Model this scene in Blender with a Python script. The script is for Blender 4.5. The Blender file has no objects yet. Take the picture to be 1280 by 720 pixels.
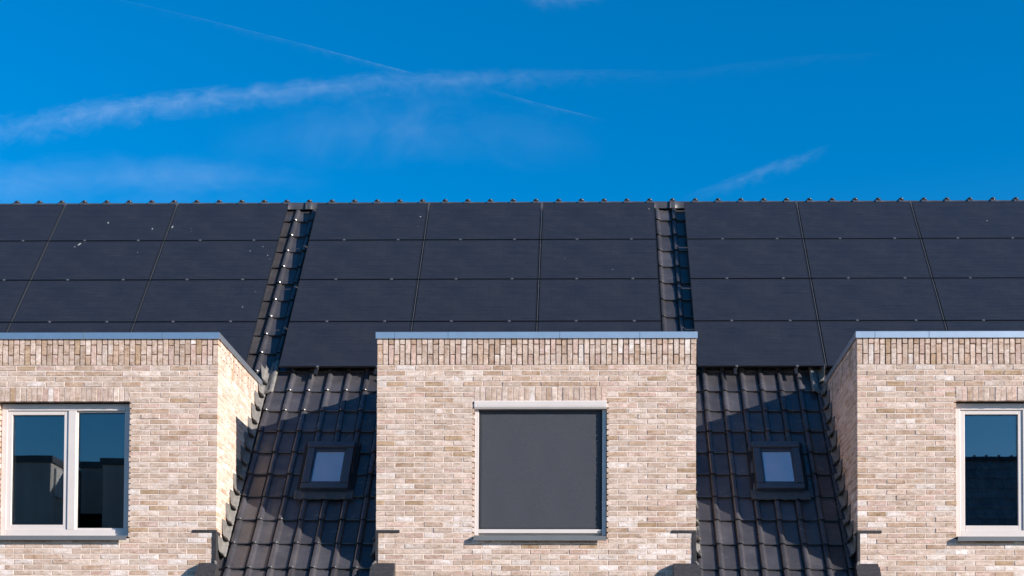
import bpy, math, random
from mathutils import Vector, Matrix
random.seed(7)
scene = bpy.context.scene
COL = scene.collection
GROUND = -1.65                      # eye height is z = 0
R = math.radians

# ------------------------------------------------------------------ measures
P = 5.2735                          # house width, one bay of the row
DX0, DX1 = -2.301, 1.209            # dormer of the middle house
TH = R(50.8); CT, ST = math.cos(TH), math.sin(TH)
Z0 = 1.855                           # tile plane meets the facade plane (y=0) here
ZCAP, ZCB, ZSOL = 4.565, 4.492, 4.199
COURSE = .0598; BL = .213; JOINT = .0112
WX0, WX1, WZ0, WZ1 = -1.226, .231, 2.285, 3.80
LINT = 3.957
S_RIDGE = 7.74
DORMER_BACK = 2.45

# ------------------------------------------------------------------ helpers
def roof_pt(x, s, h=0.0):
    return Vector((x, s * CT - h * ST, Z0 + s * ST + h * CT))

def origin_of(o):
    v = Vector((0, 0, 0))
    while o is not None:
        v += o.location; o = o.parent
    return v

class MB:
    """collects faces in world space; build() links ONE mesh object"""
    def __init__(s): s.v = []; s.f = []; s.c = []; s.uv = []
    def poly(s, pts, c=(1, 1, 1)):
        n = len(s.v); s.v += [tuple(p) for p in pts]; s.f.append(tuple(range(n, n + len(pts)))); s.c.append(c)
    def box(s, x0, x1, y0, y1, z0, z1, c=(1, 1, 1)):
        n = len(s.v)
        s.v += [(x0, y0, z0), (x1, y0, z0), (x1, y1, z0), (x0, y1, z0), (x0, y0, z1), (x1, y0, z1), (x1, y1, z1), (x0, y1, z1)]
        for q in ((0, 3, 2, 1), (4, 5, 6, 7), (0, 1, 5, 4), (1, 2, 6, 5), (2, 3, 7, 6), (3, 0, 4, 7)):
            s.f.append(tuple(n + i for i in q)); s.c.append(c)
    def grid(s, rows, c=(1, 1, 1)):
        n = len(s.v); w = len(rows[0])
        for r in rows: s.v += [tuple(p) for p in r]
        for j in range(len(rows) - 1):
            for i in range(w - 1):
                a = n + j * w + i
                s.f.append((a, a + 1, a + w + 1, a + w)); s.c.append(c)
    def extrude(s, loop, vec, c=(1, 1, 1)):
        """closed prism from a planar loop"""
        vec = Vector(vec); n = len(s.v); k = len(loop)
        s.v += [tuple(p) for p in loop] + [tuple(Vector(p) + vec) for p in loop]
        s.f.append(tuple(range(n + k - 1, n - 1, -1))); s.c.append(c)
        s.f.append(tuple(range(n + k, n + 2 * k))); s.c.append(c)
        for i in range(k):
            j = (i + 1) % k
            s.f.append((n + i, n + j, n + k + j, n + k + i)); s.c.append(c)
    def build(s, name, mat, parent=None, smooth=False, tint=False, recalc=False, world=True, bevel=0, solid=0):
        me = bpy.data.meshes.new(name)
        o0 = origin_of(parent) if (parent is not None and world) else Vector((0, 0, 0))
        me.from_pydata([(a - o0.x, b - o0.y, d - o0.z) for a, b, d in s.v], [], s.f)
        if recalc:
            import bmesh
            bm = bmesh.new(); bm.from_mesh(me); bmesh.ops.remove_doubles(bm, verts=bm.verts, dist=1e-5)
            bmesh.ops.recalc_face_normals(bm, faces=bm.faces); bm.to_mesh(me); bm.free()
        if tint and not recalc:
            at = me.color_attributes.new('tint', 'FLOAT_COLOR', 'CORNER')
            buf = []
            for f, c in zip(s.f, s.c): buf += [c[0], c[1], c[2], 1.0] * len(f)
            at.data.foreach_set('color', buf)
        if smooth: me.polygons.foreach_set('use_smooth', [True] * len(me.polygons))
        me.materials.append(mat); me.update()
        o = bpy.data.objects.new(name, me); COL.objects.link(o); o.parent = parent
        if solid:
            m = o.modifiers.new('thickness', 'SOLIDIFY'); m.thickness = solid; m.offset = 0
        if bevel:
            m = o.modifiers.new('edges', 'BEVEL'); m.width = bevel; m.segments = 2; m.limit_method = 'ANGLE'
        return o

def tag(o, label=None, cat=None, group=None, kind=None):
    if label: o['label'] = label
    if cat: o['category'] = cat
    if group: o['group'] = group
    if kind: o['kind'] = kind
    return o

def empty(name, loc):
    o = bpy.data.objects.new(name, None); COL.objects.link(o); o.location = loc
    o.empty_display_size = .3
    return o

# ------------------------------------------------------------------ materials
def new_mat(name):
    m = bpy.data.materials.new(name); m.use_nodes = True
    nt = m.node_tree; b = nt.nodes['Principled BSDF']
    return m, nt, b
def N(nt, t, **kw):
    n = nt.nodes.new(t)
    for k, v in kw.items(): setattr(n, k, v)
    return n
def mixrgb(nt, mode, fac, a, b):
    n = nt.nodes.new('ShaderNodeMix'); n.data_type = 'RGBA'; n.blend_type = mode
    for sock, val in ((n.inputs[0], fac), (n.inputs[6], a), (n.inputs[7], b)):
        if hasattr(val, 'is_linked'): nt.links.new(val, sock)
        elif isinstance(val, (int, float)): sock.default_value = val
        else: sock.default_value = (*val, 1)
    return n.outputs[2]
def noise(nt, scale, detail=4, rough=.6, vec=None, sc3=None):
    n = N(nt, 'ShaderNodeTexNoise'); n.inputs['Scale'].default_value = scale
    n.inputs['Detail'].default_value = detail; n.inputs['Roughness'].default_value = rough
    tc = N(nt, 'ShaderNodeTexCoord')
    mp = N(nt, 'ShaderNodeMapping'); nt.links.new(tc.outputs['Object'], mp.inputs[0])
    if sc3: mp.inputs['Scale'].default_value = sc3
    nt.links.new(mp.outputs[0], n.inputs['Vector'])
    return n.outputs['Fac']
def ramp(nt, fac, stops):
    r = N(nt, 'ShaderNodeValToRGB'); nt.links.new(fac, r.inputs[0])
    e = r.color_ramp.elements
    while len(e) < len(stops): e.new(.5)
    for k, (p, c) in zip(e, stops):
        k.position = p; k.color = (*c, 1) if len(c) == 3 else c
    return r.outputs[0]
def bump(nt, b, h, strength=.3, dist=.01):
    n = N(nt, 'ShaderNodeBump'); n.inputs['Strength'].default_value = strength; n.inputs['Distance'].default_value = dist
    nt.links.new(h, n.inputs['Height']); nt.links.new(n.outputs[0], b.inputs['Normal'])

def make_brick():
    m, nt, b = new_mat('brick')
    a = N(nt, 'ShaderNodeAttribute', attribute_name='tint')
    tc = N(nt, 'ShaderNodeTexCoord'); sc = N(nt, 'ShaderNodeVectorMath', operation='SCALE'); sc.inputs[3].default_value = 37
    nt.links.new(a.outputs['Color'], sc.inputs[0])
    ad = N(nt, 'ShaderNodeVectorMath', operation='ADD'); nt.links.new(tc.outputs['Object'], ad.inputs[0]); nt.links.new(sc.outputs[0], ad.inputs[1])
    mp = N(nt, 'ShaderNodeMapping'); nt.links.new(ad.outputs[0], mp.inputs[0]); mp.inputs['Scale'].default_value = (1, 1, 1.9)
    nz = N(nt, 'ShaderNodeTexNoise'); nt.links.new(mp.outputs[0], nz.inputs['Vector']); nz.inputs['Scale'].default_value = 11; nz.inputs['Detail'].default_value = 6; nz.inputs['Roughness'].default_value = .68
    n1 = nz.outputs['Fac']
    n2 = noise(nt, 52, 5, .72)
    c = mixrgb(nt, 'MULTIPLY', .95, a.outputs['Color'], ramp(nt, n1, [(.33, (.66, .57, .48)), (.44, (.90, .87, .83)), (.55, (1.04, 1.04, 1.05)), (.66, (1.27, 1.32, 1.37))]))
    c = mixrgb(nt, 'MULTIPLY', .9, c, ramp(nt, n2, [(.33, (.58, .51, .45)), (.44, (1, 1, 1)), (.66, (1.12, 1.13, 1.14))]))
    nt.links.new(c, b.inputs['Base Color']); b.inputs['Roughness'].default_value = .92
    b.inputs['Specular IOR Level'].default_value = .15
    bump(nt, b, n2, .55, .006)
    return m
def make_simple(name, col, rough=.5, metal=0, spec=.5, var=.15, nscale=9, bmp=0, sc3=None):
    m, nt, b = new_mat(name)
    n1 = noise(nt, nscale, 5, .6, sc3=sc3)
    lo = tuple(max(0, x * (1 - var)) for x in col); hi = tuple(x * (1 + var) for x in col)
    nt.links.new(ramp(nt, n1, [(.3, lo), (.7, hi)]), b.inputs['Base Color'])
    b.inputs['Roughness'].default_value = rough; b.inputs['Metallic'].default_value = metal
    b.inputs['Specular IOR Level'].default_value = spec
    if bmp: bump(nt, b, n1, bmp, .004)
    return m
def make_tile():
    m, nt, b = new_mat('roof_tile')
    a = N(nt, 'ShaderNodeAttribute', attribute_name='tint')
    n1 = noise(nt, 5, 5, .65)
    n2 = noise(nt, 55, 3, .6)
    c = mixrgb(nt, 'MULTIPLY', 1.0, a.outputs['Color'], ramp(nt, n1, [(.3, (.74, .74, .76)), (.7, (1.22, 1.2, 1.17))]))
    nt.links.new(c, b.inputs['Base Color'])
    nt.links.new(ramp(nt, n1, [(.3, (.20,) * 3), (.75, (.30,) * 3)]), b.inputs['Roughness'])
    b.inputs['Specular IOR Level'].default_value = .42
    bump(nt, b, n2, .12, .002)
    return m
def make_panel():
    m, nt, b = new_mat('solar_cells')
    tc = N(nt, 'ShaderNodeTexCoord'); sep = N(nt, 'ShaderNodeSeparateXYZ'); nt.links.new(tc.outputs['Object'], sep.inputs[0])
    def lines(out, pitch, width):
        mu = N(nt, 'ShaderNodeMath', operation='DIVIDE'); nt.links.new(out, mu.inputs[0]); mu.inputs[1].default_value = pitch
        fr = N(nt, 'ShaderNodeMath', operation='FRACT'); nt.links.new(mu.outputs[0], fr.inputs[0])
        lt = N(nt, 'ShaderNodeMath', operation='LESS_THAN'); nt.links.new(fr.outputs[0], lt.inputs[0]); lt.inputs[1].default_value = width / pitch
        return lt.outputs[0]
    bus = lines(sep.outputs['Y'], .0315, .0035)
    gapx = lines(sep.outputs['X'], .1585, .004); gapy = lines(sep.outputs['Y'], .1575, .004)
    n1 = noise(nt, 2.2, 5, .6); n2 = noise(nt, 60, 3, .6, sc3=(.06, 1, 1))
    c = ramp(nt, n1, [(.3, (.0165, .018, .0265)), (.7, (.0245, .0255, .031))])
    c = mixrgb(nt, 'MIX', mul(nt, bus, .30), c, (.075, .08, .1))
    c = mixrgb(nt, 'MIX', mul(nt, gapx, .35), c, (.012, .012, .016)); c = mixrgb(nt, 'MIX', mul(nt, gapy, .5), c, (.012, .012, .016))
    c = mixrgb(nt, 'MULTIPLY', .5, c, ramp(nt, n2, [(.35, (.75, .75, .75)), (.65, (1.3, 1.3, 1.3))]))
    nt.links.new(c, b.inputs['Base Color']); b.inputs['Roughness'].default_value = .22
    b.inputs['Specular IOR Level'].default_value = .35
    return m
def mul(nt, s, k):
    n = N(nt, 'ShaderNodeMath', operation='MULTIPLY'); nt.links.new(s, n.inputs[0]); n.inputs[1].default_value = k
    return n.outputs[0]
def make_glass(name, ior, trans, rough=0.0, tintc=(.95, .98, 1), sky_pale=0):
    m, nt, b = new_mat(name)
    nt.nodes.remove(b); out = nt.nodes['Material Output']
    fr = N(nt, 'ShaderNodeFresnel'); fr.inputs['IOR'].default_value = ior
    gl = N(nt, 'ShaderNodeBsdfGlossy'); gl.inputs['Roughness'].default_value = rough; gl.inputs['Color'].default_value = (*tintc, 1)
    tr = N(nt, 'ShaderNodeBsdfTransparent'); tr.inputs['Color'].default_value = (*trans, 1)
    n1 = noise(nt, 1.6, 1, .4)
    bp = N(nt, 'ShaderNodeBump'); bp.inputs['Strength'].default_value = .006; bp.inputs['Distance'].default_value = .05
    nt.links.new(n1, bp.inputs['Height']); nt.links.new(bp.outputs[0], gl.inputs['Normal'])
    mx = N(nt, 'ShaderNodeMixShader')
    nt.links.new(fr.outputs[0], mx.inputs[0]); nt.links.new(tr.outputs[0], mx.inputs[1]); nt.links.new(gl.outputs[0], mx.inputs[2])
    res = mx.outputs[0]
    if sky_pale:
        df = N(nt, 'ShaderNodeBsdfDiffuse'); df.inputs['Color'].default_value = (.62, .58, .54, 1)  # even grey layer, paints a paler sky reflection into the glass
        m2 = N(nt, 'ShaderNodeMixShader'); nt.links.new(res, m2.inputs[1]); nt.links.new(df.outputs[0], m2.inputs[2])
        nd = noise(nt, 3.5, 4, .6); nt.links.new(ramp(nt, nd, [(.3, (sky_pale * .93,) * 3), (.7, (sky_pale * 1.07,) * 3)]), m2.inputs[0])
        res = m2.outputs[0]
    nt.links.new(res, out.inputs['Surface'])
    return m
def make_fabric():
    m, nt, b = new_mat('screen_fabric')
    n1 = noise(nt, 260, 3, .7)
    c = ramp(nt, n1, [(.35, (.040, .043, .053)), (.65, (.082, .086, .1))])
    nt.links.new(c, b.inputs['Base Color']); b.inputs['Roughness'].default_value = .85
    b.inputs['Specular IOR Level'].default_value = .2
    bump(nt, b, n1, .3, .001)
    return m

M = dict(
    brick=make_brick(), tile=make_tile(), panel=make_panel(), fabric=make_fabric(),
    mortar=make_simple('mortar', (.80, .665, .575), .95, 0, .1, .12, 40, .4),
    mortar_deep=make_simple('deep_mortar', (.34, .27, .22), .95, 0, .1, .2, 40, .4),
    cap=make_simple('aluminium_trim', (.62, .65, .69), .42, .93, .5, .05, 6),
    lead=make_simple('lead_sheet', (.165, .152, .14), .6, 0, .35, .25, 14, .5),
    lead_dark=make_simple('dark_lead', (.040, .037, .039), .55, 0, .35, .35, 25, .5),
    white=make_simple('cream_paint', (.67, .60, .565), .35, 0, .45, .03, 5),
    sill=make_simple('sill_metal', (.155, .16, .168), .45, 0, .5, .06, 5),
    frame_dark=make_simple('dark_frame', (.048, .056, .070), .4, 0, .5, .12, 12),
    pframe=make_simple('black_anodised', (.012, .013, .017), .5, 0, .5, .08, 12),
    clamp=make_simple('clamp_metal', (.24, .24, .25), .4, .6, .5, .1, 30),
    rubber=make_simple('black_seal', (.012, .012, .013), .7, 0, .3, .1, 12),
    under=make_simple('underlay', (.02, .02, .022), .9, 0, .1, .1, 5),
    room=make_simple('room_wall', (.12, .12, .12), .9, 0, .1, .2, 2),
    dropping=make_simple('dropping', (.36, .36, .35), .9, 0, .1, .3, 60),
    glass=make_glass('window_glass', 2.25, (.55, .58, .6)),
    glass_roof=make_glass('skylight_glass', 2.1, (.62, .64, .66), .05, (.66, .69, .72), .38),
    ground=make_simple('paving', (.17, .165, .155), .95, 0, .1, .25, .8),
    road=make_simple('asphalt', (.055, .055, .057), .95, 0, .1, .2, 1.5),
    dark_clad=make_simple('dark_cladding', (.42, .40, .38), .8, 0, .2, .3, 1.2, 0, (1, 1, .15)),
    pale_clad=make_simple('pale_cladding', (.62, .60, .58), .7, 0, .2, .2, 2.0, 0, (1, 4, .1)),
    membrane=make_simple('bitumen', (.04, .04, .042), .9, 0, .1, .2, 4),
    plain_brick=make_simple('lower_brick', (.45, .36, .30), .92, 0, .1, .25, 16, .4, (1, 1, 3)),
)

# ------------------------------------------------------------------ brickwork
PAL = [((.58, .465, .395), 44), ((.54, .425, .35), 26), ((.62, .52, .455), 18), ((.67, .60, .555), 4), ((.48, .355, .27), 10), ((.44, .32, .22), 4), ((.57, .43, .37), 12)]
PALW = [c for c, w in PAL for _ in range(w)]
def brick_tint(rng, z=None):
    c = rng.choice(PALW)
    if z is not None and z < 2.75 and rng.random() < .13: c = (.70, .63, .59)
    k = rng.uniform(.87, 1.09)
    return tuple(min(.82, x * k * w) for x, w in zip(c, (1.04, .985, .955)))

def brick(mb, rng, x0, x1, y0, y1, z0, z1, faces, c, rough=1.0):
    """box whose outward faces ('f' = -y, 'l' = -x, 'r' = +x) are weathered: jittered with a chamfered edge"""
    j = lambda a=.0019: rng.uniform(-a, a) * rough
    pr = max(-.0002, rng.gauss(.0006, .0011)) * rough
    e = .0017
    if 'f' in faces: y0 -= pr
    if 'l' in faces: x0 -= pr * .6
    if 'r' in faces: x1 += pr * .6
    X = lambda i: x1 if i else x0
    Y = lambda i: y1 if i else y0
    Z = lambda i: z1 if i else z0
    co = {}
    for a in (0, 1):
        for b_ in (0, 1):
            for d in (0, 1):
                co[a, b_, d] = Vector((X(a) + j(), Y(b_) + j(.0006), Z(d) + j()))
    def face(keys, nrm, cham):
        pts = [co[k] for k in keys]
        if not cham:
            mb.poly(pts, c); return
        cen = sum(pts, Vector()) / 4
        ring = [p - nrm * e for p in pts]
        inn = []
        for p in pts:
            d = cen - p; q = Vector((e * (1 if d.x > 0 else -1) if abs(d.x) > .004 else 0, e * (1 if d.y > 0 else -1) if abs(d.y) > .004 else 0, e * (1 if d.z > 0 else -1) if abs(d.z) > .004 else 0))
            inn.append(p + q + nrm * rng.uniform(-.0008, .0008) * rough)
        n = len(mb.v); mb.v += [tuple(p) for p in ring + inn]
        for i in range(4):
            k = (i + 1) % 4
            mb.f.append((n + i, n + k, n + 4 + k, n + 4 + i)); mb.c.append(c)
        mb.f.append((n + 4, n + 5, n + 6, n + 7)); mb.c.append(c)
    face([(0, 0, 0), (1, 0, 0), (1, 0, 1), (0, 0, 1)], Vector((0, -1, 0)), 'f' in faces)
    face([(1, 0, 0), (1, 1, 0), (1, 1, 1), (1, 0, 1)], Vector((1, 0, 0)), 'r' in faces)
    face([(0, 1, 0), (0, 0, 0), (0, 0, 1), (0, 1, 1)], Vector((-1, 0, 0)), 'l' in faces)
    mb.poly([co[0, 0, 1], co[1, 0, 1], co[1, 1, 1], co[0, 1, 1]], c)
    mb.poly([co[0, 1, 0], co[1, 1, 0], co[1, 0, 0], co[0, 0, 0]], c)

def split_run(a, b, off, pitch):
    """stretcher joints on a global grid clipped to [a,b]"""
    js = [a]
    k = math.floor((a - off) / pitch) - 1
    while True:
        k += 1; x = off + k * pitch
        if x >= b: break
        if x > a: js.append(x)
    js.append(b)
    out = [(js[i], js[i + 1]) for i in range(len(js) - 1)]
    if len(out) > 1 and out[0][1] - out[0][0] < .05: out[1] = (out[0][0], out[1][1]); out.pop(0)
    if len(out) > 1 and out[-1][1] - out[-1][0] < .05: out[-2] = (out[-2][0], out[-1][1]); out.pop()
    return out

def dormer_brickwork(house, dx, seed, zbot=.95):
    rng = random.Random(seed)
    x0, x1 = DX0 + dx, DX1 + dx; wx0, wx1 = WX0 + dx, WX1 + dx
    g = JOINT / 2
    mb = MB()
    k = 0; z = ZSOL
    HD, ST_ = .103, .2065
    while z - COURSE > zbot:
        za, zb = z - COURSE + g, z - g + rng.uniform(-.0008, .0008)
        odd = k % 2
        cl = ST_ if not odd else HD            # front length of the left corner brick
        cr = HD if not odd else ST_
        dl, dr = (HD if not odd else ST_), (ST_ if not odd else HD)
        in_w = zb <= WZ1 + .17 and za >= WZ0 - .01 and z <= LINT + .02
        brick(mb, rng, x0, x0 + cl - g, 0, dl, za, zb, 'fl', brick_tint(rng, z))
        brick(mb, rng, x1 - cr + g, x1, 0, dr, za, zb, 'fr', brick_tint(rng, z))
        a, b = x0 + cl, x1 - cr
        segs = [(a, wx0 + g), (wx1 - g, b)] if in_w else [(a, b)]
        for i, (sa, sb) in enumerate(segs):
            for p, q in split_run(sa, sb, x0 + cl, BL):
                jit = rng.uniform(-.0025, .0025)
                fs = 'f'
                if in_w and i == 0 and abs(q - sb) < 1e-6: fs += 'r'
                if in_w and i == 1 and abs(p - sa) < 1e-6: fs += 'l'
                q2 = q - g if not (in_w and i == 0 and abs(q - sb) < 1e-6) else wx0 - rng.uniform(0, .003)
                p2 = p + g if not (in_w and i == 1 and abs(p - sa) < 1e-6) else wx1 + rng.uniform(0, .003)
                brick(mb, rng, p2, q2, 0, .1, za, zb, fs, brick_tint(rng, z))
        if z > 1.75:
            for side in (0, 1):
                y = (dl, dr)[side]
                for p, q in split_run(y, DORMER_BACK, y, BL):
                    c = brick_tint(rng)
                    if side == 0: brick(mb, rng, x0, x0 + .1, p + g, q - g, za, zb, 'l', c)
                    else: brick(mb, rng, x1 - .1, x1, p + g, q - g, za, zb, 'r', c)
        z -= COURSE; k += 1
    # soldier band below the coping: every second column split low, the others split high
    zb0, zb1 = ZSOL + .004, ZCB + .012
    h = zb1 - zb0 - .012
    n = 57; w = (x1 - x0) / n
    for i in range(n):
        a, b = x0 + i * w + .005, x0 + (i + 1) * w - .005
        if i == 0: a = x0
        if i == n - 1: b = x1
        cut = zb0 + h * (.775 if i % 2 == 0 else .40) + rng.uniform(-.004, .004)
        fs = 'f' + ('l' if i == 0 else '') + ('r' if i == n - 1 else '')
        for lo, hi in ((zb0, cut - .004), (cut + .004, zb1)):
            brick(mb, rng, a + rng.uniform(-.001, .001), b + rng.uniform(-.001, .001), -.001, .1, lo, hi, fs, brick_tint(rng), 1.2)
    n = int((DORMER_BACK - .1) / w)
    for side in (0, 1):
        for i in range(n):
            a, b = .104 + i * w, .104 + (i + 1) * w - .009
            cut = zb0 + h * (.775 if i % 2 else .40)
            for lo, hi in ((zb0, cut - .004), (cut + .004, zb1)):
                if side == 0: brick(mb, rng, x0, x0 + .1, a, b, lo, hi, 'l', brick_tint(rng))
                else: brick(mb, rng, x1 - .1, x1, a, b, lo, hi, 'r', brick_tint(rng))
    # soldier lintel over the window
    n = 24; w = (wx1 - wx0) / n
    for i in range(n):
        brick(mb, rng, wx0 + i * w + .004, wx0 + (i + 1) * w - .004, 0, .1, WZ1, LINT - .002, 'f', brick_tint(rng), 1.1)
    wall = mb.build('dormer_wall', M['brick'], house, tint=True)
    # bedding mortar, set back from the brick faces
    r = .0017; rv = .021
    mo = MB()
    zt = ZSOL + .002
    mo.box(x0 + r, wx0 - rv, r, .095, zbot, zt)
    mo.box(wx1 + rv, x1 - r, r, .095, zbot, zt)
    mo.box(wx0 - rv + .0005, wx1 + rv - .0005, r + .0004, .0946, zbot, WZ0 - .006)
    mo.box(wx0 - rv + .0005, wx1 + rv - .0005, r + .0004, .0946, WZ1 + .003, zt - .0004)
    mo.box(x0 + r + .0004, x0 + .095, .0955, DORMER_BACK, 1.4, zt - .0002)
    mo.box(x1 - .095, x1 - r - .0004, .0955, DORMER_BACK, 1.4, zt - .0002)
    mo.build('bed_mortar', M['mortar'], wall)
    mo = MB(); r = .02
    mo.box(x0 + r, x1 - r, r, .094, zt + .0005, ZCB + .01)
    mo.box(x0 + r, x0 + .094, .0945, DORMER_BACK, zt + .0005, ZCB + .01)
    mo.box(x1 - .094, x1 - r, .0945, DORMER_BACK, zt + .0005, ZCB + .01)
    mo.build('band_mortar', M['mortar_deep'], wall)
    return wall

# ------------------------------------------------------------------ roof tiles
TP = .2365; TPH = .0757; G = .400; GPH = .113
def tile_profile():
    """(u, h) across one tile, u in 0..1 from the left of its roll"""
    pts = [(-.055, -.002), (-.045, -.013), (-.008, -.014), (-.002, .008), (.008, .020), (.034, .028), (.075, .0325), (.135, .034), (.195, .031), (.24, .023), (.272, .010), (.295, .002), (.34, 0), (.45, -.002), (.6, -.003), (.78, -.002), (.93, -.001), (.944, -.003)]
    return pts
PROF = tile_profile()
def tile_field(mb, x_from, x_to, s_from, s_to, rng, skip=None, pt=roof_pt):
    k0 = int(math.floor((s_from - GPH) / G)); k1 = int(math.ceil((s_to - GPH) / G))
    i0 = int(math.floor((x_from - TPH) / TP)) - 1; i1 = int(math.ceil((x_to - TPH) / TP)) + 1
    for k in range(k0, k1):
        sb = GPH + k * G; stp = min(sb + G + .03, s_to)
        for i in range(i0, i1):
            xl = TPH + i * TP - .15 * TP
            if xl + TP * .5 < x_from or xl + TP * .5 >= x_to: continue
            if skip and skip(xl + TP * .5, sb + .2): continue
            dh = rng.uniform(-.0025, .0025); tl = rng.uniform(-.0025, .0025); ds = rng.uniform(-.003, .003); dxx = rng.uniform(-.0015, .0015)
            base = rng.uniform(.76, 1.2)
            c = (.058 * base, .0545 * base, .060 * base)
            lo, nose, hi = [], [], []
            for u, h in PROF:
                x = xl + u * TP + dxx; q = dh + tl * (u - .5)
                roll = max(0, h) / .034
                lo.append(pt(x, sb + ds - .014 * roll, h + .0185 + q))
                nose.append(pt(x, sb + ds - .014 * roll + .009, h + .0255 + q))
                hi.append(pt(x, stp, h - .004 + q))
            under = [pt(xl + u * TP + dxx, sb + ds + .004, h - .004 + dh) for u, h in PROF]
            mid = [pt(xl + u * TP + dxx, sb + .05, h + .0225 + dh) for u, h in PROF]
            n = len(PROF)
            mb.grid([under, lo, nose, mid, hi], c)

def house_roof(house, xa, xb, dxa, dxb, seed):
    rng = random.Random(seed)
    mb = MB()
    zc = (ZCB - Z0) / ST
    skip = (lambda x, s: dxa + .125 < x < dxb - .125 and s < zc - .12) if dxa is not None else None
    tile_field(mb, xa, xb, -.75, S_RIDGE - .06, rng, skip)
    roof = mb.build('roof', M['tile'], house, tint=True)
    # mark only the tile tops smooth by angle
    for p in roof.data.polygons: p.use_smooth = False
    un = MB()
    def slab(x0, x1, s0, s1):
        loop = [roof_pt(x0, s0, -.02), roof_pt(x1, s0, -.02), roof_pt(x1, s0, -.10), roof_pt(x0, s0, -.10)]
        un.extrude(loop, roof_pt(0, s1) - roof_pt(0, s0))
    if dxa is None: slab(xa, xb, -.7, S_RIDGE)
    else:
        slab(xa, dxa + .02, -.7, S_RIDGE - .02); slab(dxb - .02, max(xb, dxb), -.7, S_RIDGE - .02); slab(dxa + .021, dxb - .021, zc + .08, S_RIDGE - .021)
    un.build('roof_deck', M['under'], roof)
    # rear slope (out of sight)
    top = roof_pt(0, S_RIDGE, -.02)
    bk = MB()
    bk.extrude([(xa, top.y + .01, top.z), (xa, top.y + .01, top.z - .12), (xa, top.y + 4.9, top.z - 6.1), (xa, top.y + 4.9, top.z - 5.97)], (xb - xa, 0, 0))
    bk.build('rear_roof', M['tile'], roof)
    return roof

def ridge(house, xa, n, rng):
    pitch = P / n
    apex = roof_pt(0, S_RIDGE, .0)
    cy, cz = apex.y, apex.z - .055
    for i in range(n):
        mb = MB(); x0 = xa + i * pitch; x1 = x0 + pitch + .025
        rows = []
        for t, r in ((0, .1), (0.0, .13), (.02, .124), (.10, .127), (.20, .125), (.25, .12), (.27, .113), (.5, .112), (1, .109)):
            x = x0 + t * (x1 - x0); row = []
            for k in range(13):
                a = R(-12 + k * 17)
                row.append((x, cy - math.cos(a) * r, cz + math.sin(a) * r + rng.uniform(-.0005, .0005)))
            rows.append(row)
        mb.grid(rows)
        o = mb.build('ridge_tile', M['ridge'], house, smooth=True)
        # knob-shaped clip where two ridge tiles meet
        kb = MB(); cx = x0 + .045
        rr = []
        for t, r in ((0, .001), (.0, .036), (.4, .038), (.75, .028), (1, .001)):
            rr.append([(cx + math.cos(a) * r, cy - .035 + math.sin(a) * r, cz + .114 + t * .034) for a in [2 * math.pi * q / 10 for q in range(11)]])
        kb.grid(rr); kb.build('ridge_clip', M['clip'], o, smooth=True)

# ------------------------------------------------------------------ window parts
def rect_frame(mb, x0, x1, z0, z1, y0, y1, wl, wr, wb, wt):
    mb.box(x0, x0 + wl, y0, y1, z0, z1); mb.box(x1 - wr, x1, y0, y1, z0, z1)
    mb.box(x0 + wl, x1 - wr, y0 + .0003, y1 - .0003, z0, z0 + wb); mb.box(x0 + wl, x1 - wr, y0 + .0003, y1 - .0003, z1 - wt, z1)

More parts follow.
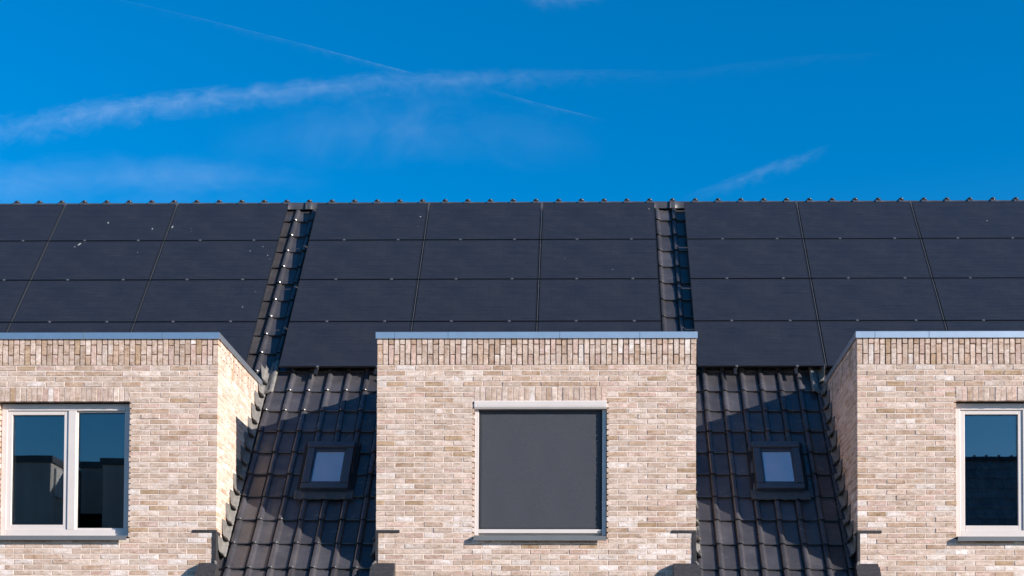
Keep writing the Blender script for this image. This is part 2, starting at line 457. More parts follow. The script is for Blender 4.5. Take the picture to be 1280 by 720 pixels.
def dormer_window(house, dx, screened):
    x0, x1 = WX0 + dx + .004, WX1 + dx - .004; z0, z1 = 2.312, WZ1 - .010
    yf = .078
    f = MB()
    rect_frame(f, x0, x1, z0, z1, yf, yf + .075, .062, .062, .075, .075)
    f.box(x0 + .745, x0 + .832, yf + .0006, yf + .074, z0 + .0751, z1 - .0751)
    win = f.build('window', M['white'], house, bevel=.004)
    s = MB()       # opening sash on the left
    rect_frame(s, x0 + .0625, x0 + .7445, z0 + .0755, z1 - .0755, yf + .012, yf + .072, .052, .050, .055, .045)
    s.build('sash', M['white'], win, bevel=.004)
    s = MB(); rect_frame(s, x0 + .8325, x1 - .0625, z0 + .0755, z1 - .0755, yf + .022, yf + .07, .018, .018, .02, .018)
    s.build('glazing_bead', M['white'], win, bevel=.003)
    for ga, gb, lo, hi in ((x0 + .114, x0 + .695, z0 + .130, z1 - .120), (x0 + .850, x1 - .080, z0 + .095, z1 - .093)):
        q = MB(); q.box(ga, gb, yf + .040, yf + .062, lo, hi); q.build('pane', M['glass'], win)
        q = MB(); rect_frame(q, ga - .001, gb + .001, lo - .001, hi + .001, yf + .034, yf + .0395, .006, .006, .006, .006); q.build('glazing_seal', M['rubber'], win)
    h = MB(); h.box(x0 + .004, x1 - .004, yf - .03, yf + .05, z1 + .0005, z1 + .009); h.build('head_seal', M['rubber'], win)
    # sill: sloped metal plate with a turned-down front
    sl = MB()
    prof = [(yf + .03, 2.315), (yf + .03, 2.311), (-.046, 2.296), (-.046, 2.252), (-.041, 2.250), (-.0405, 2.288), (yf - .01, 2.302)]
    prof = [(yf + .03, 2.318), (-.048, 2.3015), (-.052, 2.298), (-.052, 2.252), (-.047, 2.252), (-.047, 2.295), (yf + .03, 2.310)]
    sl.extrude([(x0 - .002, y, z) for y, z in prof], (x1 - x0 + .004, 0, 0))
    sl.build('sill', M['sill'], win, recalc=True)
    # dim room behind the glass
    rm = MB(); a, b, c, d = x0 - .03, x1 + .03, 2.2, 3.86
    rm.poly([(a, 1.6, c), (b, 1.6, c), (b, 1.6, d), (a, 1.6, d)]); rm.poly([(a, .16, c), (a, 1.6, c), (a, 1.6, d), (a, .16, d)])
    rm.poly([(b, .16, c), (b, 1.6, c), (b, 1.6, d), (b, .16, d)]); rm.poly([(a, .16, d), (b, .16, d), (b, 1.6, d), (a, 1.6, d)]); rm.poly([(a, .16, c), (b, .16, c), (b, 1.6, c), (a, 1.6, c)])
    rm.build('room_lining', M['room'], win)
    return win

def sun_screen(dx, base):
    t = empty('sun_screen', ((WX0 + WX1) / 2 + dx, 0, 2.31))
    x0, x1 = WX0 + dx + .003, WX1 + dx - .003
    c = MB()
    prof = [(-.004, 3.722), (-.010, 3.732), (-.010, 3.792), (-.004, 3.803), (.066, 3.803), (.066, 3.713), (.0, 3.713)]
    c.extrude([(x0 - .004, y, z) for y, z in prof], (x1 - x0 + .008, 0, 0)); c.build('cassette', M['white'], t, recalc=True, bevel=.002)
    c = MB(); c.box(x0 + .03, x1 - .03, -.0106, -.0096, 3.742, 3.7435); c.build('cassette_groove', M['sill'], t)
    for a in (x0, x1 - .045):
        g = MB(); g.box(a, a + .045, .031, .076, 2.318, 3.7128); g.build('guide_rail', M['white'], t, bevel=.003)
    f = MB()
    nx, nz = 24, 24
    rows = []
    for j in range(nz + 1):
        z = 2.37 + (3.74 - 2.37) * j / nz
        rows.append([(x0 + .03 + (x1 - x0 - .06) * i / nx, (.0575) + .0012 * math.sin(i * .9) * math.sin(j * .31), z) for i in range(nx + 1)])
    f.grid(rows); f.build('screen_fabric', M['fabric'], t, smooth=True, solid=.0015)
    b = MB(); b.box(x0 + .0455, x1 - .0455, .036, .070, 2.345, 2.388); b.build('bottom_bar', M['white'], t, bevel=.004)
    e = MB(); e.box(x1 - .085, x1 - .05, 0.030, .0355, 2.352, 2.374); e.build('end_stop', M['sill'], t, bevel=.002)
    return t

# ------------------------------------------------------------------ dormer trim
def coping(house, dx):
    x0, x1 = DX0 + dx, DX1 + dx; o = .017
    mb = MB()
    # profile (outward, z): drip edge, face, top, turned down inside
    pr = [(o - .004, ZCB - .001), (o, ZCB), (o, ZCAP - .004), (o - .004, ZCAP), (-.075, ZCAP + .006), (-.08, ZCAP + .002), (-.08, ZCB + .013), (-.078, ZCB + .012), (-.02, ZCB + .012), (o - .004, ZCB + .012)]
    def ring(kind):
        r = []
        for a, z in pr:
            if kind == 0: r.append((x0 - a, DORMER_BACK - .1, z))
            if kind == 1: r.append((x0 - a, -a, z))
            if kind == 2: r.append((x1 + a, -a, z))
            if kind == 3: r.append((x1 + a, DORMER_BACK - .1, z))
        return r + [r[0]]
    mb.grid([ring(k) for k in range(4)])
    c = mb.build('coping', M['cap'], house, recalc=True)
    # joint clips on the front
    for x in (x0 + .19, x0 + .78, x1 - .62, x1 - 1.5):
        j = MB(); j.box(x, x + .006, -o - .0012, -o + .001, ZCB + .001, ZCAP - .005); j.build('coping_joint', M['clamp'], c)
    d = MB(); d.box(x0 + .06, x1 - .06, .05, DORMER_BACK + .3, ZCB - .02, ZCB + .008); d.build('dormer_roof', M['membrane'], house)

def step_flashing(house, xw, sgn, rng):
    """lapped lead soakers where the dormer cheek (at x = xw, open side sgn) meets the tiles"""
    mb = MB()
    n = 13; dY = .166
    for i in range(n):
        y0 = .06 + i * dY; s0 = (y0) / CT
        zr = Z0 + y0 * math.tan(TH)
        top = zr + .40 + rng.uniform(-.012, .012)
        y1 = y0 + dY + .12
        off = .0055 + .0022 * (i % 2)
        rows = []
        m = 13
        for q in range(m):
            t = q / (m - 1)
            y = y0 + (y1 - y0) * t
            zf = Z0 + y * math.tan(TH)
            lap = .010 * (1 - t)
            # the free lower corner sweeps up in a curve
            drop = .13 * max(0, 1 - t * 2.6) ** 2
            zt = max(top - .004 * t, zf + .12)
            z1 = min(zf + .10 + drop, zt - .01)
            row = [(xw + sgn * off, y, zt), (xw + sgn * (off + lap * .25), y, (zt + z1) / 2), (xw + sgn * (off + .003 + lap * .6), y, z1),
                   (xw + sgn * (.022 + lap), y, z1 - .022), (xw + sgn * (.045 + lap), y + .003, z1 - .034), (xw + sgn * (.066 + lap * .6 + rng.uniform(-.003, .003)), y + .005, z1 - .042)]
            rows.append(row)
        mb.grid(rows)
    mb.build('lead_flashing', M['lead'], house, smooth=True, solid=.003)
    # saddle at the top, behind the coping
    sd = MB()
    rows = []
    for q in range(8):
        t = q / 7; y = 2.02 + .42 * t
        zf = Z0 + y * math.tan(TH)
        rows.append([(xw - sgn * .05, y, min(zf + .10, ZCB - .004)), (xw + sgn * .012, y, min(zf + .07, ZCB - .01)), (xw + sgn * .06, y - .01, zf + .05), (xw + sgn * .10, y - .02, zf + .055 + rng.uniform(-.005, .005)), (xw + sgn * .14, y - .03, zf + .085 + rng.uniform(-.006, .006)), (xw + sgn * .165, y - .01, zf + .075)])
    sd.grid(rows); sd.build('lead_saddle', M['lead'], house, smooth=True, solid=.003)

def corner_lead(house, xw, sgn, w, ew):
    """lead let into the bed joint at the foot of the cheek (open side sgn) and the boxed eave end below it"""
    mb = MB()
    a, b = sorted((xw - sgn * .262, xw + sgn * .006))
    mb.box(a, b, -.009, .02, 2.343, 2.373)
    a, b = sorted((xw - sgn * w, xw + sgn * .006))
    mb.box(a, b, -.0075, .02, 1.98, 2.3425)
    a, b = sorted((xw + sgn * .0005, xw + sgn * .0065)); mb.box(a, b, .0201, .16, 2.0, 2.36)
    mb.build('corner_lead', M['lead_dark'], house, bevel=.003)
    e = MB()
    a, b = sorted((xw - sgn * ew, xw + sgn * .035))
    prof = [(-.006, 2.005), (-.07, 2.0), (-.115, 1.945), (-.60, 1.345), (-.60, 1.20), (-.52, 1.20), (-.006, 1.80)]
    e.extrude([(a, y, z) for y, z in prof], (b - a, 0, 0))
    o = e.build('eave_end', M['lead_dark'], house, recalc=True, bevel=.006)
    f = MB(); f.extrude([(a - .004, y, z) for y, z in [(-.112, 1.958), (-.122, 1.955), (-.30, 1.733), (-.296, 1.728)]], (b - a + .008, 0, 0)); f.build('lead_lap', M['lead_dark'], o, recalc=True)
    t = MB()
    for k in range(3):
        x = xw + sgn * (.0 + .008 * k); t.box(x - .012, x + .012, -.045 - .02 * k, -.02, 1.985 - .02 * k, 2.03 - .015 * k)
    t.build('lead_fold', M['lead'], o, bevel=.006)

def skylight(house, xc, sb, stp):
    """pivot roof window lying in the tiles; local frame along the slope"""
    w0, w1 = xc - .272, xc + .272
    def bx(mb, x0, x1, s0, s1, h0, h1):
        loop = [roof_pt(x0, s0, h0), roof_pt(x1, s0, h0), roof_pt(x1, s0, h1), roof_pt(x0, s0, h1)]
        mb.extrude(loop, roof_pt(0, s1) - roof_pt(0, s0))
    f = MB()
    bx(f, w0, w0 + .085, sb + .085, stp - .1, -.01, .120); bx(f, w1 - .085, w1, sb + .085, stp - .1, -.01, .120)
    bx(f, w0 - .004, w1 + .004, sb, sb + .085, -.01, .110)
    o = f.build('skylight', M['frame_dark'], house, recalc=False, bevel=.006)
    t = MB(); bx(t, w0 - .008, w1 + .008, stp - .1, stp, -.01, .136); t.build('top_hood', M['frame_dark'], o, bevel=.012)
    s = MB()
    bx(s, w0 + .0855, w0 + .105, sb + .0855, stp - .1005, 0, .106); bx(s, w1 - .105, w1 - .0855, sb + .0855, stp - .1005, 0, .106)
    bx(s, w0 + .1055, w1 - .1055, sb + .0855, sb + .12, 0, .105); bx(s, w0 + .1055, w1 - .1055, stp - .155, stp - .1005, 0, .105)
    s.build('sash', M['frame_dark'], o, bevel=.004)
    p = MB(); bx(p, w0 + .1056, w1 - .1056, sb + .1206, stp - .1556, .088, .095); p.build('pane', M['glass_roof'], o)
    l = MB(); bx(l, w0 + .095, w1 - .095, sb + .1, stp - .13, .082, .085); l.build('blind', M['blind'], o)
    # ribbed lead apron below, channels at the sides
    ap = MB(); rows = []
    nx = 46
    for q, (s_, hh) in enumerate(((sb + .005, .066), (sb - .05, .063), (sb - .10, .060), (sb - .135, .056))):
        row = []
        for i in range(nx + 1):
            x = w0 - .07 + (w1 - w0 + .14) * i / nx
            u = ((x - TPH + .15 * TP) / TP) % 1
            roll = math.exp(-((u - .13) / .12) ** 2) + math.exp(-((u - 1.13) / .12) ** 2)
            k = (0, .35, .85, 1)[q]
            edge = .006 * math.sin(i * .9) if q == 3 else 0
            row.append(roof_pt(x, s_ + edge, hh - .012 * k + .012 * roll * k))
        rows.append(row)
    ap.grid(rows); ap.build('lead_apron', M['apron'], o, smooth=True, solid=.003)
    ch = MB()
    bx(ch, w0 - .06, w0 - .009, sb - .0, stp + .05, .0, .046); bx(ch, w1 + .009, w1 + .06, sb - .0, stp + .05, .0, .046); bx(ch, w0 - .06, w1 + .06, stp + .0005, stp + .07, .0, .05)
    ch.build('side_channel', M['rubber'], o)

M['apron'] = make_simple('apron_lead', (.05, .055, .06), .5, 0, .4, .2, 10)
M['strip'] = make_simple('lit_edge_tone', (.085, .09, .105), .45, .2, .5, .1, 8)  # paler tone stands for light on the panel frame edges
M['ridge'] = make_simple('ridge_glaze', (.05, .05, .058), .42, 0, .4, .15, 8)
M['clip'] = make_simple('ridge_clip_glaze', (.04, .04, .045), .22, 0, .6, .1, 8)
M['blind'] = make_simple('blind_cloth', (.55, .55, .56), .9, 0, .1, .05, 3)

# ------------------------------------------------------------------ the three houses
def gable(house, xg):
    a = roof_pt(0, -.3, -.12); t = roof_pt(0, S_RIDGE, -.16); gb = MB()
    gb.extrude([(xg - .05, .26, GROUND), (xg - .05, .26, a.z + .4), (xg - .05, t.y, t.z), (xg - .05, 9.39, 2.3), (xg - .05, 9.39, GROUND)], (.1, 0, 0))
    gb.build('gable_wall', M['plain_brick'], house, recalc=True)
HOUSES = [
    (-1, 'left terraced house, its dormer cut by the photo edge, its window reflecting flat roofs'),
    (0, 'middle terraced house whose brick dormer has the dark sun screen lowered'),
    (1, 'right terraced house whose dormer window reflects a tiled roof across the street'),
]
for k, lab in HOUSES:
    dx = k * P
    xa, xb = DX1 - P + dx, DX1 + dx
    h = empty('terraced_house', ((xa + xb) / 2, 0, GROUND))
    tag(h, lab, 'house', 'houses of the terraced row')
    rng = random.Random(100 + k)
    house_roof(h, xa, xb, DX0 + dx, DX1 + dx, 40 + k)
    ridge(h, xa - .008, 16, rng)
    dormer_brickwork(h, dx, 500 + k)
    coping(h, dx)
    dormer_window(h, dx, k == 0)
    step_flashing(h, DX1 + dx, 1, rng); step_flashing(h, DX0 + dx, -1, rng)
    corner_lead(h, DX1 + dx, 1, .040, .25 if k == 0 else .17); corner_lead(h, DX0 + dx, -1, .028, .22 if k == 0 else .21)
    skylight(h, -3.025 + dx, 1.37, 2.185)
    # lower walls, eave gutter (below the picture)
    lw = MB(); lw.box(xa, xb, .012, .25, GROUND, .949); lw.build('lower_wall', M['plain_brick'], h)
    lw = MB(); lw.box(xa, xb, 9.4, 9.6, GROUND, 1.7); lw.build('rear_wall', M['plain_brick'], h)
    if k: gable(h, xa if k < 0 else xb)
    gt = MB(); rows = []
    for x in (xa + .2, DX0 + dx + .2):
        rows.append([(x, -.60 + math.cos(a) * .07, 1.17 + math.sin(a) * .07) for a in [R(180 + 18 * q) for q in range(11)]])
    gt.grid(rows); gt.build('gutter', M['sill'], h, smooth=True, solid=.004)
    # mounting rails under the solar panels
    rl = MB()
    for c in range(3):
        for fx in (.30, .765):
            x = -3.889 + dx + c * 1.6264 + fx * 1.6264
            loop = [roof_pt(x - .018, 3.53, .085), roof_pt(x + .018, 3.53, .085), roof_pt(x + .018, 3.53, .119), roof_pt(x - .018, 3.53, .119)]
            rl.extrude(loop, roof_pt(0, 7.45) - roof_pt(0, 3.50))
    rl.build('panel_rails', M['pframe'], h)
scr = sun_screen(0, None)
tag(scr, 'charcoal fabric sun screen in a white frame, lowered over the middle dormer window', 'sun screen')

# ------------------------------------------------------------------ solar panels
PW, PH = 1.6264, .983; GAP = .034
PB_Y, PB_Z = 2.193, 4.776
def copy_tree(o, parent=None):
    c = o.copy(); COL.objects.link(c); c.parent = parent
    for ch in o.children: copy_tree(ch, c)
    return c
def panel_proto():
    w, hgt = PW - GAP, PH - .020
    mb = MB(); mb.box(.009, w - .009, .009, hgt - .009, -.010, -.0015)
    p = mb.build('solar_panel', M['panel'])
    fr = MB()
    fr.box(0, w, 0, .0092, -.024, 0); fr.box(0, w, hgt - .0092, hgt, -.024, 0)
    fr.box(0, .0092, .0093, hgt - .0093, -.024, 0); fr.box(w - .0092, w, .0093, hgt - .0093, -.024, 0)
    fr.build('frame', M['pframe'], p, world=False)
    st_ = MB(); st_.box(w + .0125, w + GAP - .0125, .004, hgt - .004, -.04, -.004); st_.build('lit_edge_strip', M['strip'], p, world=False)  # added strip: draws the lit frame edges as a pale line in the gap
    for fx in (.30, .765):
        c = MB(); x = fx * PW
        c.box(x - .017, x + .017, -.024, .005, .0005, .005); c.box(x - .009, x + .009, -.0155, -.0025, -.05, .011)
        c.build('clamp', M['clamp'], p, world=False, bevel=.002)
    return p
proto = panel_proto()
BLK = ['left', 'middle', 'right']; ROWN = ['top', 'second', 'third', 'bottom']; COLN = ['left', 'middle', 'right']
dropm = {}
def splat(parent, spots, seed):
    rng = random.Random(seed); mb = MB()
    for (u, v, r, st, ang) in spots:
        n = 11; ring = []
        for q in range(n):
            a = 2 * math.pi * q / n; rr = .68 * r * rng.uniform(.6, 1.25)
            x, y = math.cos(a) * rr, math.sin(a) * rr * st
            ring.append((u * PW + x * math.cos(ang) - y * math.sin(ang), v * PH + x * math.sin(ang) + y * math.cos(ang), .0004))
        mb.extrude(ring, (0, 0, .0015))
    mb.build('bird_dropping', M['dropping'], parent, world=False)
SPOTS = {  # (block, col, row from top) -> droppings (u, v from below, radius, stretch, angle)
    (0, 1, 0): ([(.44, .47, .016, 2.0, .2), (.85, .30, .012, 2.2, .1)], 'two bird droppings'),
    (0, 2, 0): ([(.02, .35, .017, 2.2, -.1), (.2, .22, .007, 1, 0), (.19, .3, .006, 1, 0)], 'pale dropping at left'),
    (0, 1, 1): ([(.27, .90, .016, 3.6, -.45), (.24, .83, .006, 3, -.5), (.80, .68, .008, 1, 0)], 'slanting white streak'),
    (0, 2, 1): ([(.86, .82, .010, 1, 0), (.76, .71, .009, 1.6, 0), (.92, .6, .007, 2, .3), (.95, .5, .006, 1, 0)], 'scattered pale droppings'),
    (0, 2, 2): ([(.83, .33, .010, 1.5, 0), (.9, .7, .006, 1, 0)], 'faint pale spot'),
    (1, 0, 0): ([(.93, .61, .018, .8, 0), (.92, .34, .006, 1, 0)], 'white dropping at right'),
    (1, 2, 0): ([(.93, .80, .014, 1, 0)], 'white speck at right'),
    (1, 2, 1): ([(.60, .22, .009, 1, 0), (.2, .5, .006, 1, 0)], 'tiny pale specks'),
    (2, 2, 0): ([(.60, .45, .009, 1.3, 0)], 'one faint speck'),
}
first = True
for b in range(3):
    for c in range(3):
        for r in range(4):
            o = proto if first else copy_tree(proto)
            first = False
            if c == 2:
                for ch in list(o.children):
                    if ch.name.startswith('lit_edge_strip'): bpy.data.objects.remove(ch)
            x = -3.889 + (b - 1) * P + c * PW + GAP / 2
            s = (3 - r) * PH + .010
            o.location = (x, PB_Y + s * CT, PB_Z + s * ST); o.rotation_euler = (TH + random.uniform(-.0009, .0009), random.uniform(-.0006, .0006), 0)
            lab = f"black solar panel, {ROWN[r]} row, {COLN[c]} column of {BLK[b]} block"
            tag(o, lab, 'solar panel', 'solar panels on the roofs of the row')
            if (b, c, r) in SPOTS:
                dropm[b, c, r] = o
for key, o in dropm.items():
    sp, txt = SPOTS[key]; splat(o, sp, hash(key) % 999); o['label'] = o['label'] + ', ' + txt
bpy.context.view_layer.update()

# ------------------------------------------------------------------ across the street (seen in the window panes)
def opposite_flat(x0, x1, y0, y1, z1, lab, pale):
    t = empty('flat_roofed_house', ((x0 + x1) / 2, (y0 + y1) / 2, GROUND)); tag(t, lab, 'house')
    w = MB(); w.box(x0, x1, y0, y1, GROUND, z1); o = w.build('wall', M['dark_clad'], t)
    r = MB(); r.box(x0 - .05, x1 + .05, y0 - .05, y1 + .05, z1 + .001, z1 + .16); r.build('roof_edge', M['frame_dark'], t)
    if pale:
        p = MB()
        n = 9
        for i in range(n):
            a = y0 + .4 + (y1 - y0 - .6) * i / n; p.box(x1 + .001, x1 + .05, a, a + (y1 - y0 - .6) / n - .05, z1 - .78, z1 - .10)
        p.build('side_cladding', M['pale_clad'], t)
    for zc in (GROUND + 1.0, GROUND + 3.8, GROUND + 6.3):
        for xc in (x0 + (x1 - x0) * .3, x0 + (x1 - x0) * .72):
            f = MB(); rect_frame(f, xc - .6, xc + .6, zc, zc + 1.3, y1 - .04, y1 + .03, .06, .06, .06, .06); fo = f.build('window', M['frame_dark'], t)
            q = MB(); q.box(xc - .54, xc + .54, y1 + .002, y1 + .012, zc + .06, zc + 1.24); q.build('pane', M['rubber'], fo)
opposite_flat(-20.5, -13.1, -26.5, -18.6, 6.92, 'dark flat-roofed house across the street, reflected in the left pane of the left window', True)
opposite_flat(-13.0, -12.32, -25, -20.4, 7.12, 'lower narrow dark block across the street, reflected in the right pane of the left window', False)
opposite_flat(-12.27, -6, -25, -19.9, 7.12, 'broad dark flat-roofed block across the street, reflected at the right of the left window', False)
oh = empty('tiled_house', (11.0, -22.8, GROUND)); tag(oh, 'dark tiled house across the street, its roof reflected in the right dormer window', 'house')
rng = random.Random(5)
mb = MB()
def opp_pt(x, s, h=0):   # same slope, turned round to face the row
    p = roof_pt(x, s, h); return Vector((11.0 - (p.x), -22.8 + roof_pt(0, S_RIDGE).y - p.y, p.z))
tile_field(mb, -6, 6, -.7, S_RIDGE - .05, rng, None, opp_pt)
for q_, c_ in enumerate(mb.c): mb.c[q_] = tuple(v_ * 4.2 for v_ in c_)
ro = mb.build('roof', M['tile'], oh, tint=True)
w = MB()
w.extrude([(5.1, -22.8 + 4.7, GROUND), (5.1, -22.8 + 4.7, Z0 - .1), (5.1, -22.8, roof_pt(0, S_RIDGE).z - .12), (5.1, -27.6, Z0 - .1), (5.1, -27.6, GROUND)], (11.8, 0, 0))
w.build('wall', M['plain_brick'], oh, recalc=True)
w = MB(); rr = []
for x in (5.0, 17.0):
    rr.append([(x, -22.8 - math.cos(a) * .12, roof_pt(0, S_RIDGE).z - .05 + math.sin(a) * .12) for a in [R(-10 + q * 20) for q in range(11)]])
w.grid(rr); w.build('ridge', M['ridge'], ro, smooth=True)
w = MB()
for x in range(36): w.box(5.2 + x * .333, 5.26 + x * .333, -22.83, -22.77, roof_pt(0, S_RIDGE).z + .07, roof_pt(0, S_RIDGE).z + .11)
w.build('ridge_clips', M['clamp'], ro)

# ------------------------------------------------------------------ ground
g = MB(); g.poly([(-4000, -4000, GROUND), (4000, -4000, GROUND), (4000, 4000, GROUND), (-4000, 4000, GROUND)])
tag(g.build('ground', M['ground']), 'grey paved ground around the houses', 'ground', kind='structure')
g = MB(); g.box(-60, 60, -13.5, -7.5, GROUND - .1, GROUND + .004)
tag(g.build('road', M['road']), 'asphalt street between the two rows of houses', 'road', kind='structure')

# ------------------------------------------------------------------ camera
cam = bpy.data.cameras.new('camera'); co = bpy.data.objects.new('camera', cam); COL.objects.link(co)
F, CX, CY = 1773.637, 697.491, 877.923
yaw, pit, rol = -.01889, .03129, .00381
fw = Vector((math.sin(yaw) * math.cos(pit), math.cos(yaw) * math.cos(pit), math.sin(pit)))
rt = Vector((math.cos(yaw), -math.sin(yaw), 0)); up = rt.cross(fw)
r2 = math.cos(rol) * rt + math.sin(rol) * up; u2 = -math.sin(rol) * rt + math.cos(rol) * up
mw = Matrix(((r2.x, u2.x, -fw.x, 0), (r2.y, u2.y, -fw.y, -15.4865), (r2.z, u2.z, -fw.z, 0), (0, 0, 0, 1)))
co.matrix_world = mw
cam.sensor_width = 36; cam.lens = F / 1280 * 36
cam.shift_x = (640 - CX) / 1280; cam.shift_y = (CY - 360) / 1280
cam.clip_start = .1; cam.clip_end = 60000
scene.camera = co

# ------------------------------------------------------------------ contrails, 2.4 km up
def ray_hit(px, py, H):
    d = fw + (px - CX) / F * r2 - (py - CY) / F * u2
    t = H / d.z
    return Vector((0, -15.4865, 0)) + d * t
def make_trail(name, dens, seed, scale, e0, e1):
    m, nt, b = new_mat(name); nt.nodes.remove(b); out = nt.nodes['Material Output']
    uv = N(nt, 'ShaderNodeUVMap'); sep = N(nt, 'ShaderNodeSeparateXYZ'); nt.links.new(uv.outputs[0], sep.inputs[0])
    def math_(op, a, b_=None):
        n = N(nt, 'ShaderNodeMath', operation=op)
        for i, v in enumerate((a, b_)):
            if v is None: continue
            if isinstance(v, (int, float)): n.inputs[i].default_value = v
            else: nt.links.new(v, n.inputs[i])
        return n.outputs[0]
    mp = N(nt, 'ShaderNodeMapping'); nt.links.new(uv.outputs[0], mp.inputs[0]); mp.inputs['Scale'].default_value = scale; mp.inputs['Location'].default_value = (seed, seed * 2.3, 0)
    n1 = N(nt, 'ShaderNodeTexNoise'); nt.links.new(mp.outputs[0], n1.inputs['Vector']); n1.inputs['Scale'].default_value = 1; n1.inputs['Detail'].default_value = 7; n1.inputs['Roughness'].default_value = .62; n1.inputs['Distortion'].default_value = .5
    # v runs 0..1 across, u 0..1 along
    v = math_('ABSOLUTE', math_('SUBTRACT', math_('MULTIPLY', sep.outputs['Y'], 2), 1))
    wob = math_('ADD', v, math_('MULTIPLY', math_('SUBTRACT', n1.outputs[0], .5), 2.3))
    prof = math_('MAXIMUM', math_('SUBTRACT', 1, wob), 0)
    prof = math_('MULTIPLY', math_('POWER', prof, 1.6), math_('MAXIMUM', math_('SUBTRACT', 1, math_('POWER', v, 3)), 0))
    ends = math_('MINIMUM', math_('MULTIPLY', sep.outputs['X'], e0), 1)
    ends = math_('MULTIPLY', ends, math_('MINIMUM', math_('MULTIPLY', math_('SUBTRACT', 1, sep.outputs['X']), e1), 1))
    fac = math_('MINIMUM', math_('MULTIPLY', math_('MULTIPLY', prof, ends), dens), .9)
    tr = N(nt, 'ShaderNodeBsdfTransparent'); tl = N(nt, 'ShaderNodeBsdfTranslucent'); tl.inputs['Color'].default_value = (.9, .9, .9, 1)
    df = N(nt, 'ShaderNodeBsdfDiffuse'); df.inputs['Color'].default_value = (.9, .9, .9, 1)
    ad = N(nt, 'ShaderNodeAddShader'); nt.links.new(tl.outputs[0], ad.inputs[0]); nt.links.new(df.outputs[0], ad.inputs[1])
    mx = N(nt, 'ShaderNodeMixShader'); nt.links.new(fac, mx.inputs[0]); nt.links.new(tr.outputs[0], mx.inputs[1]); nt.links.new(ad.outputs[0], mx.inputs[2])
    nt.links.new(mx.outputs[0], out.inputs['Surface'])
    return m
def trail(name, pts, lab, dens, seed, scale, H=2400, cat='contrail', e0=4, e1=4):
    """pts: (px, py, half width px); a ribbon of ice cloud lying level at height H"""
    vs, fs, uvs = [], [], []
    n = len(pts)
    # resample
    P2 = []
    for i in range(n - 1):
        for q in range(8):
            t = q / 8; P2.append(tuple(pts[i][k] * (1 - t) + pts[i + 1][k] * t for k in range(3)))
    P2.append(pts[-1])
    m = len(P2); W = 6
    for i, (px, py, hw) in enumerate(P2):
        a = ray_hit(px, py - hw, H); b = ray_hit(px, py + hw, H)
        for j in range(W + 1):
            t = j / W; p = a.lerp(b, t); p.z += 18 * math.sin(math.pi * t)
            vs.append(tuple(p)); uvs.append((i / (m - 1), t))
    for i in range(m - 1):
        for j in range(W):
            k = i * (W + 1) + j; fs.append((k, k + 1, k + W + 2, k + W + 1))
    me = bpy.data.meshes.new(name); me.from_pydata(vs, [], fs)
    ul = me.uv_layers.new(name='UVMap')
    for l in me.loops: ul.data[l.index].uv = uvs[l.vertex_index]
    me.materials.append(make_trail(name + '_ice', dens, seed, scale, e0, e1))
    o = bpy.data.objects.new(name, me); COL.objects.link(o)
    tag(o, lab, cat, 'contrails and cloud wisps in the sky'); return o
trail('contrail', [(-160, 190, 26), (0, 168, 28), (130, 143, 26), (300, 124, 22), (450, 110, 22), (600, 104, 22), (720, 99, 14), (850, 96, 9)], 'broad frayed white contrail crossing the blue sky on the left', .085, 3.1, (34, 2.6, 1), e1=1.7)
trail('contrail', [(60, -14, 5), (240, 27, 5), (380, 62, 5), (470, 86, 6), (520, 99, 6)], 'thin faint contrail slanting down onto the broad one', .036, 8.7, (30, 1.6, 1), 2500, e0=1.1, e1=14)
trail('contrail', [(600, 116, 9), (670, 135, 6), (760, 157, 5)], 'short faint contrail below the end of the broad one', .022, 5.2, (9, 1.5, 1), 2450)
trail('cloud_wisp', [(850, 254, 12), (910, 234, 13), (960, 216, 15), (1000, 203, 13), (1040, 186, 10)], 'small feathery cloud wisp low above the roof at right', .035, 1.9, (10, 3, 1), 2300, 'cloud', 3, 3)
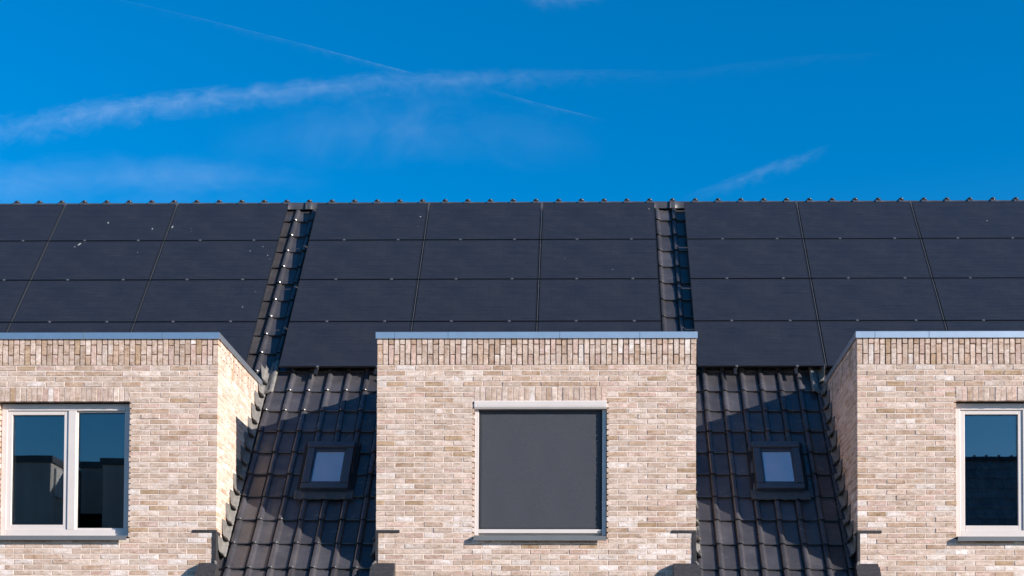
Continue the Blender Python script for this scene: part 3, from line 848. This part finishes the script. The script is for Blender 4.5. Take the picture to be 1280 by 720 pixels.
trail('cloud_wisp', [(620, -10, 16), (690, 4, 18), (760, 2, 12)], 'pale cloud wisp at the top edge of the sky', .05, 6.4, (5, 2.2, 1), 2350, 'cloud')
trail('cloud_wisp', [(250, 190, 60), (420, 165, 60), (560, 160, 60), (760, 190, 50)], 'wide faint veil of cloud under the broad contrail', .035, 2.4, (7, 2.4, 1), 2700, 'cloud', 2.2, 2.2)
trail('cloud_wisp', [(-120, 236, 40), (60, 226, 44), (220, 222, 40), (420, 232, 26)], 'pale veil of cloud low over the left roof', .055, 9.4, (5, 1.6, 1), 2800, 'cloud')
trail('cloud_wisp', [(760, 112, 14), (900, 92, 14), (1020, 78, 12), (1120, 72, 8)], 'barely visible streak of cloud right of the broad contrail', .005, 4.4, (7, 1.6, 1), 2600, 'cloud')

# ------------------------------------------------------------------ light
sd = Vector((2.1, -1.0, .88)).normalized()
el = math.asin(sd.z); az = math.atan2(sd.x, sd.y)
L = bpy.data.lights.new('sun', 'SUN'); L.energy = 4.7; L.angle = R(.5); L.color = (1.0, .93, .85)
lo = bpy.data.objects.new('sun', L); COL.objects.link(lo)
lo.rotation_euler = (-sd).to_track_quat('-Z', 'Y').to_euler()
lo.location = (30, -20, 20)
W = bpy.data.worlds.new('World'); scene.world = W; W.use_nodes = True
nt = W.node_tree; bg = nt.nodes['Background']
sk = N(nt, 'ShaderNodeTexSky', sky_type='NISHITA'); sk.sun_disc = False
sk.sun_elevation = el; sk.sun_rotation = az
sk.altitude = 300; sk.air_density = 1.0; sk.dust_density = .5; sk.ozone_density = 3.0
hs = N(nt, 'ShaderNodeHueSaturation'); hs.inputs['Saturation'].default_value = 1.45; hs.inputs['Value'].default_value = 1.0
nt.links.new(sk.outputs[0], hs.inputs['Color']); nt.links.new(hs.outputs[0], bg.inputs['Color'])
bg.inputs['Strength'].default_value = .113
vs = scene.view_settings
vs.view_transform = 'Standard'; vs.look = 'None'; vs.exposure = .76; vs.gamma = 1; vs.use_curve_mapping = False
scene.cycles.max_bounces = 8; scene.cycles.transparent_max_bounces = 16
